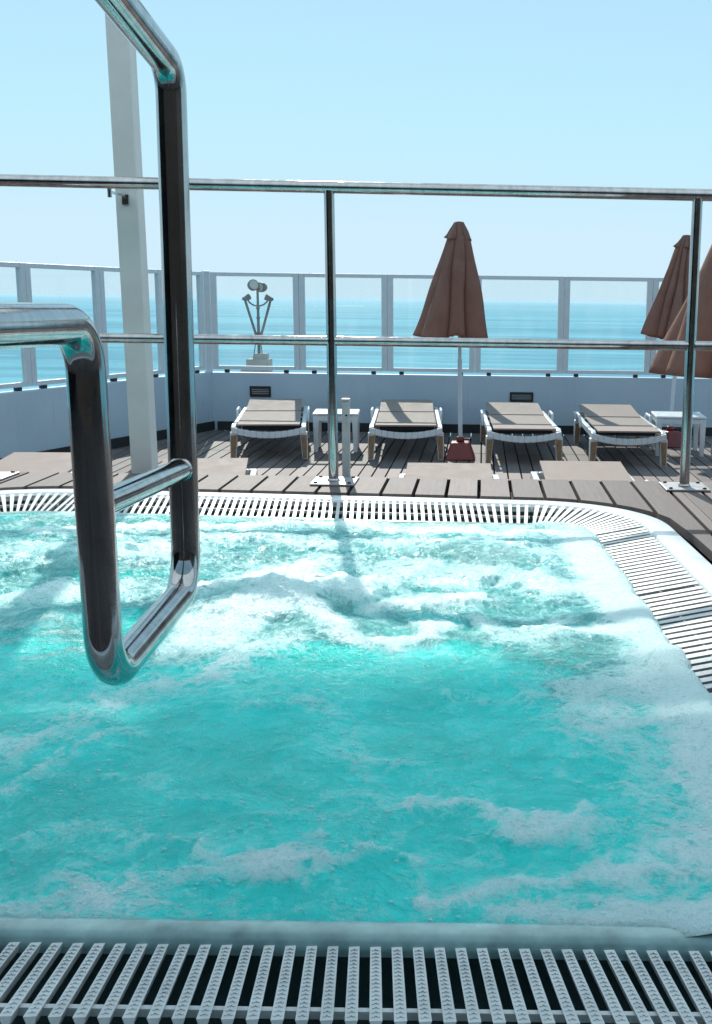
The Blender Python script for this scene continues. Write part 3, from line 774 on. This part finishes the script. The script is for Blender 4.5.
# ------------------------------------------------------------------ parapet walls and glass wind screens
WT = -.155
pw = thing("parapet_wall", "low pale blue grey wall under the glass panels behind the sun loungers", "wall", (0, 12.5, DZ))
mb = MB(); mb.box((1.35, .075, (WT - DZ) / 2), (8.9, .15, WT - DZ)); mb.build("wall_body", WALL, pw, bevel=.006)
mb = MB(); mb.box((1.42, -.010, .05), (8.9, .018, .10)); mb.build("foot_shadow_strip", BLACK, pw)  # black strip standing for the shadow along the wall foot
for xa, xb, za, zb in ((-2.65, -2.41, -.425, -.303), (.325, .592, -.444, -.333)):
    cx, cz = (xa + xb) / 2, (za + zb) / 2 - DZ
    mb = MB(); w2, h2 = (xb - xa), (zb - za)
    for s_ in (-1, 1):
        mb.box((cx + s_ * (w2 / 2 - .011), -.007, cz), (.022, .012, h2)); mb.box((cx, -.007, cz + s_ * (h2 / 2 - .011)), (w2 - .046, .012, .022))
    vt = mb.build("vent", BLACK, pw)
    mb = MB()
    for k in range(4): mb.box((cx, -.004, cz - h2 / 2 + .03 + k * (h2 - .06) / 3), (w2 - .05, .006, .012))
    mb.build("louvre", GREYM if xa > 0 else plain("rusty_louvre", (.10, .05, .04), .6, .3), vt)
LD = Vector((-1.1, -3.1)).normalized(); LA = math.atan2(LD.y, LD.x)
lw_ = thing("parapet_wall", "low pale blue grey wall running towards the camera on the left", "wall", (-3.08, 12.5, DZ), LA)
mb = MB(); LW = 8.0
mb.box((LW / 2 - .05, -.075, (WT - DZ) / 2), (LW, .15, WT - DZ)); mb.build("wall_body", WALL, lw_, bevel=.006)
mb = MB(); mb.box((LW / 2, .010, .05), (LW, .018, .10)); mb.build("foot_shadow_strip", BLACK, lw_)  # left wall's foot shadow, also made as a black strip
mb = MB(); mb.box((.42, .006, .40), (.12, .010, .09)); mb.build("socket_cover", WALL, lw_, bevel=.003)

def screen(label, wdt, loc_, rz):
    t = thing("glass_screen", label, "glass panel", loc_, rz, "framed glass wind screen panels")
    z0, z1, st_, dp = .032, 1.120, .064, .05
    m = MB()
    for x_ in (st_ / 2 + .0015, wdt - st_ / 2 - .0015): m.box((x_, 0, (z0 + z1) / 2), (st_, dp, z1 - z0))
    for z_, h_ in ((z0 + .021, .042), (z1 - .021, .042)): m.box((wdt / 2, 0, z_), (wdt - 2 * st_ - .004, dp - .004, h_))
    m.build("frame", FRAME, t, bevel=.003)
    m = MB(); m.box((wdt / 2, 0, (z0 + z1) / 2), (wdt - 2 * st_ + .01, .008, z1 - z0 - .074)); m.build("pane", GLASS, t)
    for x_ in (.16, wdt - .16):
        m = MB(); m.box((x_, 0, .0165), (.05, .05, .031)); m.build("foot", BLACK, t)
    return t
BL = ["framed glass panel with the floodlight mast standing behind it", "framed glass panel crossed by the central rail post",
      "framed glass panel left of the standing folded umbrella, over the gap to the central post", "framed glass panel partly hidden by the middle folded umbrella",
      "framed glass panel above the lounger with the pale wall vent", "framed glass panel ending behind the two right hand umbrellas", "framed glass panel at the right edge behind the front umbrella"]
for k in range(7): screen(BL[k], 1.0, (-3.08 + k + .0, 12.575, WT + .001), 0)
LLb = ["narrow glass panel on the left wall next to the corner, beside the steel handrail", "glass panel on the left wall seen just left of the pale column",
       "glass panel on the left wall above the bend of the lower handrail", "glass panel on the left wall cut by the photo's left edge", "glass panel on the left wall nearest the camera"]
s0 = .03
for k, wd in enumerate((.76, 1.0, 1.0, 1.0, 1.0)):
    p = Vector((-3.08, 12.5)) + LD * s0 + Vector((LD.y, -LD.x)) * .075 * 1
    screen(LLb[k], wd, (p.x, p.y, WT + .001), LA); s0 += wd

cp_ = thing("corner_post", "pale corner post where the back and left glass screens meet", "post", (-3.128, 12.560, WT + .001))
mb = MB(); mb.box((0, 0, .561), (.075, .06, 1.122), R(35)); mb.build("shaft", FRAME, cp_, bevel=.003)
mb = MB(); mb.box((0, 0, 1.127), (.085, .07, .008), R(35)); mb.build("cap", FRAME, cp_, bevel=.002)
# ------------------------------------------------------------------ sun loungers
def make_lounger():
    t = thing("sun_lounger", "x", "sun lounger", (0, 0, 0), 0, "white plastic sun loungers with taupe slings")
    m = MB()
    for s_ in (-1, 1):
        pr = [(0.02, .245, .315), (.10, .255, .335), (.25, .262, .322), (1.0, .262, .318), (1.22, .262, .322), (1.98, .262, .318), (2.03, .262, .30)]
        for (ya, b0, t0), (yb, b1, t1) in zip(pr[:-1], pr[1:]):
            xa, xb = s_ * .302, s_ * .345
            lo, hi = min(xa, xb), max(xa, xb)
            m.hexa([(lo, ya, b0), (hi, ya, b0), (hi, yb, b1), (lo, yb, b1), (lo, ya, t0), (hi, ya, t0), (hi, yb, t1), (lo, yb, t1)])
    N = 12
    for yc, sag in ((.015, .05), (2.01, .0)):
        for k in range(N):
            ua, ub = -1 + 2 * k / N, -1 + 2 * (k + 1) / N
            za, zb = .315 - sag * (1 - ua * ua), .315 - sag * (1 - ub * ub)
            m.hexa([(ua * .345, yc - .02, za - .062), (ub * .345, yc - .02, zb - .062), (ub * .345, yc + .02, zb - .062), (ua * .345, yc + .02, za - .062),
                    (ua * .345, yc - .02, za), (ub * .345, yc - .02, zb), (ub * .345, yc + .02, zb), (ua * .345, yc + .02, za)])
    m.build("frame", WHITE_PL, t, bevel=.008)
    for s_ in (-1, 1):
        for y_ in (.045, 1.62):
            m = MB(); cx = s_ * .322
            m.hexa([(cx - .026 + s_ * .012, y_ - .03, 0), (cx + .026 + s_ * .012, y_ - .03, 0), (cx + .026 + s_ * .012, y_ + .035, 0), (cx - .026 + s_ * .012, y_ + .035, 0),
                    (cx - .036, y_ - .04, .262), (cx + .036, y_ - .04, .262), (cx + .036, y_ + .07, .262), (cx - .036, y_ + .07, .262)])
            lg = m.build("leg", WHITE_PL, t, bevel=.008)
            m = MB(); m.hexa([(cx - .02 + s_ * .011, y_ - .0335, .01), (cx + .02 + s_ * .011, y_ - .0335, .01), (cx + .02 + s_ * .011, y_ - .029, .01), (cx - .02 + s_ * .011, y_ - .029, .01),
                              (cx - .029, y_ - .0425, .235), (cx + .029, y_ - .0425, .235), (cx + .029, y_ - .038, .235), (cx - .029, y_ - .038, .235)])
            m.build("leg_face", TAN, lg)
        m = MB(); m.tube(fillet([(s_ * .352, 1.02, .25), (s_ * .36, 1.06, .365), (s_ * .36, 1.34, .365), (s_ * .352, 1.42, .25)], [.05, .05], 8), .014, 14); m.build("arm", WHITE_PL, t)
    def sheet(pts, hw, th):
        q = MB()
        for (ya, za), (yb, zb) in zip(pts[:-1], pts[1:]):
            q.hexa([(-hw, ya, za - th), (hw, ya, za - th), (hw, yb, zb - th), (-hw, yb, zb - th), (-hw, ya, za), (hw, ya, za), (hw, yb, zb), (-hw, yb, zb)])
        return q
    sheet([(-.005, .338), (.4, .336), (.8, .336), (1.185, .340)], .288, .014).build("seat_sling", SLING, t)
    for yc_, zc_, wd_ in ((.10, .300, .5), (.75, .300, .6), (1.18, .305, .6)):
        q = MB(); q.box((0, yc_, zc_), (wd_, .04, .03)); q.build("crossbar", BLACK, t)
    sheet([(1.215, .346), (1.6, .372), (1.99, .398)], .285, .016).build("back_sling", SLING, t)
    return t
LG = make_lounger()
LG.location = (-1.99, 10.17, DZ); LG.rotation_euler = (0, 0, R(8.5)); LG["label"] = "sun lounger behind the grey vent, leftmost of the far row by the wall"
for (x_, y_, rz, lb) in [(-.71, 10.25, 3.6, "sun lounger between the small white table and the red umbrella base"),
                         (.405, 10.08, 1.9, "sun lounger standing under the wall vent with the pale louvre"),
                         (1.365, 9.99, .4, "sun lounger next to the larger white table by the right rail post"),
                         (-2.95, 5.72, 2.5, "sun lounger at the far left whose top shows behind the handrail"),
                         (-1.58, 5.55, 9.5, "near sun lounger with only its taupe top showing beside the pale column"),
                         (-.165, 5.45, 1.5, "near sun lounger with only its taupe top showing below the red umbrella base"),
                         (.735, 5.62, 1.0, "near sun lounger with only its taupe top showing left of the right rail post"),
                         (2.0, 5.12, -1.0, "near sun lounger with a white corner showing at the right edge of the view")]:
    dup(LG, (x_, y_, DZ), R(rz), lb)

# ------------------------------------------------------------------ side tables
def side_table(label, loc_, rz, a, b, h):
    t = thing("side_table", label, "table", loc_, rz, "white plastic side tables")
    m = MB(); m.box((0, 0, h - .0125), (a, b, .025)); m.build("table_top", WHITE_PL, t, bevel=.010, seg=3)
    m = MB()
    for s_ in (-1, 1):
        m.box((0, s_ * (b / 2 - .018), h - .052), (a - .12, .014, .05)); m.box((s_ * (a / 2 - .018), 0, h - .052), (.014, b - .12, .05))
    m.build("apron", WHITE_PL, t, bevel=.004)
    for sx in (-1, 1):
        for sy in (-1, 1):
            cx, cy_ = sx * (a / 2 - .036), sy * (b / 2 - .036)
            m = MB(); e = .004
            m.hexa([(cx - .02 + sx * e, cy_ - .02 + sy * e, 0), (cx + .02 + sx * e, cy_ - .02 + sy * e, 0), (cx + .02 + sx * e, cy_ + .02 + sy * e, 0), (cx - .02 + sx * e, cy_ + .02 + sy * e, 0),
                    (cx - .03, cy_ - .03, h - .026), (cx + .03, cy_ - .03, h - .026), (cx + .03, cy_ + .03, h - .026), (cx - .03, cy_ + .03, h - .026)])
            m.build("leg", WHITE_PL, t, bevel=.005)
    return t
side_table("small square white plastic table behind the central rail post", (-1.455, 10.95, DZ), R(4), .455, .44, .39)
side_table("wider white plastic table behind the right rail post", (1.99, 11.0, DZ), R(-3), .50, .52, .40)

# ------------------------------------------------------------------ folded umbrellas
def umbrella(label, loc_, rz, tilt, hem_r, z_hem, z_neck, z_top, dx=(0, 0), ph=0.0, seed=0, cap_r=.135, top_r=.045, base=True):
    t = thing("folded_umbrella", label, "umbrella", loc_, rz, "folded brown parasols on the sun deck")
    t.rotation_euler = (tilt[0], tilt[1], rz)
    rnd = random.Random(seed)
    m = MB(); m.tube([(0, 0, .10), (0, 0, .95)], .021, 18); m.tube([(0, 0, .90), (0, 0, z_top - .03)], .0165, 18); m.build("pole", POLE_M, t)
    nth, ntz = 160, 26
    lob = [rnd.uniform(.66, 1.12) for _ in range(8)]; dp = [rnd.uniform(.42, .85) for _ in range(8)]; zz = [rnd.uniform(-.03, .02) for _ in range(8)]
    def surf(r0, r1, z0, z1, nz, fold, cent=(0, 0), pw=1.0, sc_=0.02):
        vs, fs = [], []
        for i in range(nz + 1):
            u = i / nz
            for k in range(nth):
                th = 2 * math.pi * k / nth; a = (8 * th / (2 * math.pi) + ph + .42 * math.sin(th + seed) + .25 * math.sin(2 * th + 2 * seed)) % 8; j = int(a) % 8; fr = a - int(a)
                g = math.sin(math.pi * fr) ** .55                       # rib at the middle of a lobe, crease at its ends
                blend = 1 - u * .55
                def lerp(arr): 
                    nb = arr[(j + (1 if fr > .5 else -1)) % 8]; wgt = abs(fr - .5); return arr[j] * (1 - wgt) + nb * wgt
                r = (r0 + (r1 - r0) * u ** pw) * (1 - (1 - g) * lerp(dp) * fold * blend) * (1 + (lerp(lob) - 1) * (1 - u))
                tw = th + .22 * (fr - .5) * fold * blend + .05 * math.sin(3 * th + 5 * u)
                z = z0 + (z1 - z0) * u + (lerp(zz) + sc_ * (g - .6)) * (1 - u) ** 2
                r *= 1 + .02 * math.sin(9 * u + 2.3 * j)
                vs.append((r * math.cos(tw) + cent[0] * (1 - u), r * math.sin(tw) + cent[1] * (1 - u), z))
        for i in range(nz):
            for k in range(nth): fs.append((i * nth + k, i * nth + (k + 1) % nth, (i + 1) * nth + (k + 1) % nth, (i + 1) * nth + k))
        q = MB(); q.add(vs, fs, True)
        return q
    c = surf(hem_r, cap_r * .80, z_hem, z_neck + .02, ntz, 1.0, dx).build("canopy", FABRIC, t)
    sm = c.modifiers.new("thick", 'SOLIDIFY'); sm.thickness = .003
    c = surf(cap_r * 1.08, top_r, z_neck, z_top, 8, .75, (0, 0), .9, .012)
    n0 = len(c.v); top_ = c.v[-nth:]; c.add(top_ + [(0, 0, z_top + .008)], [(k, (k + 1) % nth, nth) for k in range(nth)], True)
    c = c.build("vent_cap", FABRIC, t); sm = c.modifiers.new("thick", 'SOLIDIFY'); sm.thickness = .003
    if base:
        m = MB(); a0, a1 = .145, .088
        m.hexa([(-a0, -a0, 0), (a0, -a0, 0), (a0, a0, 0), (-a0, a0, 0), (-a1, -a1, .165), (a1, -a1, .165), (a1, a1, .165), (-a1, a1, .165)])
        bsx = m.build("umbrella_base", RED, t, bevel=.014, seg=3)
        m = MB(); m.lathe([(.022, .16), (.038, .16), (.038, .20), (.030, .215), (.022, .215)], 24); m.tube([(.03, 0, .19), (.075, 0, .19)], .009, 12); m.box((.085, 0, .19), (.012, .04, .014)); m.build("socket", RED, bsx)
    return t
umbrella("folded brown parasol standing in a red base between two loungers, the whole one", (-.195, 10.42, DZ), 0, (0, R(-.9)), .39, 1.165, 2.065, 2.21, (-.055, 0), .35, 5, cap_r=.132, top_r=.046)
umbrella("folded brown parasol behind the wide white table, half hidden by the right rail post", (2.0, 11.55, DZ), .5, (0, R(3.2)), .37, 1.14, 2.05, 2.19, (-.07, 0), .1, 9, cap_r=.14, top_r=.05)
umbrella("large folded brown parasol cut by the right edge, hanging low in front of the others", (1.98, 8.5, DZ), .2, (0, R(1.0)), .74, .95, 2.36, 2.52, (-.02, -.05), .7, 14, cap_r=.15, top_r=.05)

# ------------------------------------------------------------------ floodlight mast beyond the glass
fm = thing("floodlight_mast", "grey floodlight mast with two splayed arms beyond the glass at left", "floodlight", (-3.04, 15.0, -1.6))
def z_(v): return v + 1.6
mb = MB(); mb.box((.0, 0, z_(-.86)), (.30, .30, 1.46)); mb.hexa([(-.085, -.09, z_(-.29)), (.115, -.09, z_(-.29)), (.115, .09, z_(-.29)), (-.085, .09, z_(-.29)), (-.055, -.09, z_(-.055)), (.115, -.09, z_(-.055)), (.115, .09, z_(-.055)), (-.055, .09, z_(-.055))])
mb.hexa([(-.25, -.1, z_(-.30)), (-.09, -.1, z_(-.30)), (-.09, .1, z_(-.30)), (-.25, .1, z_(-.30)), (-.21, -.08, z_(-.255)), (-.10, -.08, z_(-.205)), (-.10, .08, z_(-.205)), (-.21, .08, z_(-.255))])
mb.build("plinth", CONC, fm)
mb = MB(); mb.tube([(.0, 0, z_(-.06)), (0, 0, z_(.80))], [.022, .016], 14)
for zc in (.22, .42, .55): mb.lathe([(.017, -.012), (.026, -.012), (.026, .012), (.017, .012)], 14, (0, 0, z_(zc)))
mb.build("pole", GREYM, fm)
for s_ in (-1, 1):
    mb = MB(); mb.tube([(s_ * .035, 0, z_(.19)), (s_ * .175, 0, z_(.665))], .017, 12); am = mb.build("arm", GREYM, fm)
    mb = MB(); mb.tube([(s_ * .175, .0, z_(.67)), (s_ * .11, -.03, z_(.70))], [.03, .042], 14); mb.lathe([(0, .02), (.03, .015), (.034, -.02), (0, -.03)][::-1], 14, (s_ * .18, 0, z_(.675))); mb.build("side_lamp", GREYM, am)
    mb = MB(); mb.tube([(s_ * .02, -.02, z_(.19)), (s_ * .09, -.12, z_(-.30))], .006, 8); mb.build("stay_cable", BLACK, fm)
mb = MB(); mb.tube([(.15 * math.sin(a), 0, z_(.715 - .15 * math.cos(a) * .9)) for a in [R(d) for d in range(-78, 79, 6)]], .011, 10); mb.build("curved_brace", GREYM, fm)
for s_, r_, yy in ((-1, .072, -.02), (1, .064, .03)):
    mb = MB(); T = Matrix.Translation((s_ * .062 - .0, yy, z_(.84 + (.008 if s_ < 0 else -.012)))) @ Matrix.Rotation(R(90 if s_ > 0 else 70), 4, 'X') @ Matrix.Rotation(R(-35 * s_), 4, 'Y')
    mb.lathe([(0, -.06), (r_ * .6, -.055), (r_, -.01), (r_ * 1.05, .04), (r_, .05), (r_ * .9, .045), (0, .04)], 20, T=T); fl = mb.build("lamp_head", GREYM, fm)
    mb = MB(); mb.lathe([(0, .046), (r_ * .88, .046)][::-1], 20, T=T); mb.build("lens", LAMPG, fl)
mb = MB(); mb.tube([(-.07, 0, z_(.80)), (.07, 0, z_(.80))], .012, 10); mb.build("lamp_bracket", GREYM, fm)

# ------------------------------------------------------------------ towel, boat
tw = MB(); TT = Matrix.Rotation(R(8), 4, 'Z') @ Matrix.Rotation(R(90), 4, 'Y')
for k in range(3):
    pass
prof = [(0, -.16), (.06, -.165), (.088, -.155), (.098, -.13), (.096, -.05), (.100, .04), (.097, .12), (.09, .155), (.06, .165), (0, .16)]
tw.lathe(prof, 28, T=Matrix.Translation((0, 0, .098)) @ TT)
to = thing("rolled_towel", "red and white striped rolled towel on the deck at the right edge", "towel", (2.40, 10.45, DZ), R(0))
tw.build("towel_roll", STRIPE, to)
mb = MB(); mb.tube([(-.03, 0, .098), (-.03, 0, .098)], .05, 8) if False else mb.lathe([(.099, -.012), (.103, -.012), (.103, .012), (.099, .012)], 28, T=Matrix.Translation((.02, 0, .098)) @ TT); mb.build("tie_band", WHITE_PL, to)

bt = thing("motorboat", "tiny white motorboat with a wake far out on the sea", "boat", (-560, 4100, -25), R(90))
mb = MB(); hw = 2.6
mb.hexa([(-hw * .6, -9, -.4), (hw * .6, -9, -.4), (hw * .3, 9, -.4), (-hw * .3, 9, -.4), (-hw, -9, 2.2), (hw, -9, 2.2), (.1, 11, 2.8), (-.1, 11, 2.8)]); mb.build("hull", BOATM, bt)
mb = MB(); mb.hexa([(-1.9, -5, 2.2), (1.9, -5, 2.2), (1.5, 4, 2.4), (-1.5, 4, 2.4), (-1.6, -4.5, 4.6), (1.6, -4.5, 4.6), (1.2, 2, 4.4), (-1.2, 2, 4.4)]); mb.build("cabin", BOATM, bt)
FOAMW = plain("wake_foam", (.8, .84, .85), .7, .05)
mb = MB(); n = 30
for k in range(n):
    a, b = k / n, (k + 1) / n
    wa, wb = 3 + 9 * a, 3 + 9 * b
    mb.hexa([(-wa, -9 - 110 * a, .05), (wa, -9 - 110 * a, .05), (wb, -9 - 110 * b, .05), (-wb, -9 - 110 * b, .05), (-wa * .6, -9 - 110 * a, .9 - .5 * a), (wa * .6, -9 - 110 * a, .9 - .5 * a), (wb * .6, -9 - 110 * b, .9 - .5 * b), (-wb * .6, -9 - 110 * b, .9 - .5 * b)])
wk = mb.build("wake", FOAMW, bt)

# ------------------------------------------------------------------ sea air
hm = bpy.data.materials.new("sea_haze"); hm.use_nodes = True; hn = hm.node_tree.nodes; hn.clear()
ho = hn.new("ShaderNodeOutputMaterial"); hv = hn.new("ShaderNodeVolumePrincipled")
hv.inputs['Color'].default_value = (.80, .92, 1.0, 1); hv.inputs['Density'].default_value = 8.5e-5; hv.inputs['Anisotropy'].default_value = 0.0
hm.node_tree.links.new(hv.outputs[0], ho.inputs['Volume'])
mb = MB(); mb.box((0, 0, (3.2 - 26.3) / 2), (60400, 60400, 29.5)); tag(mb.build("haze", hm), kind="stuff")
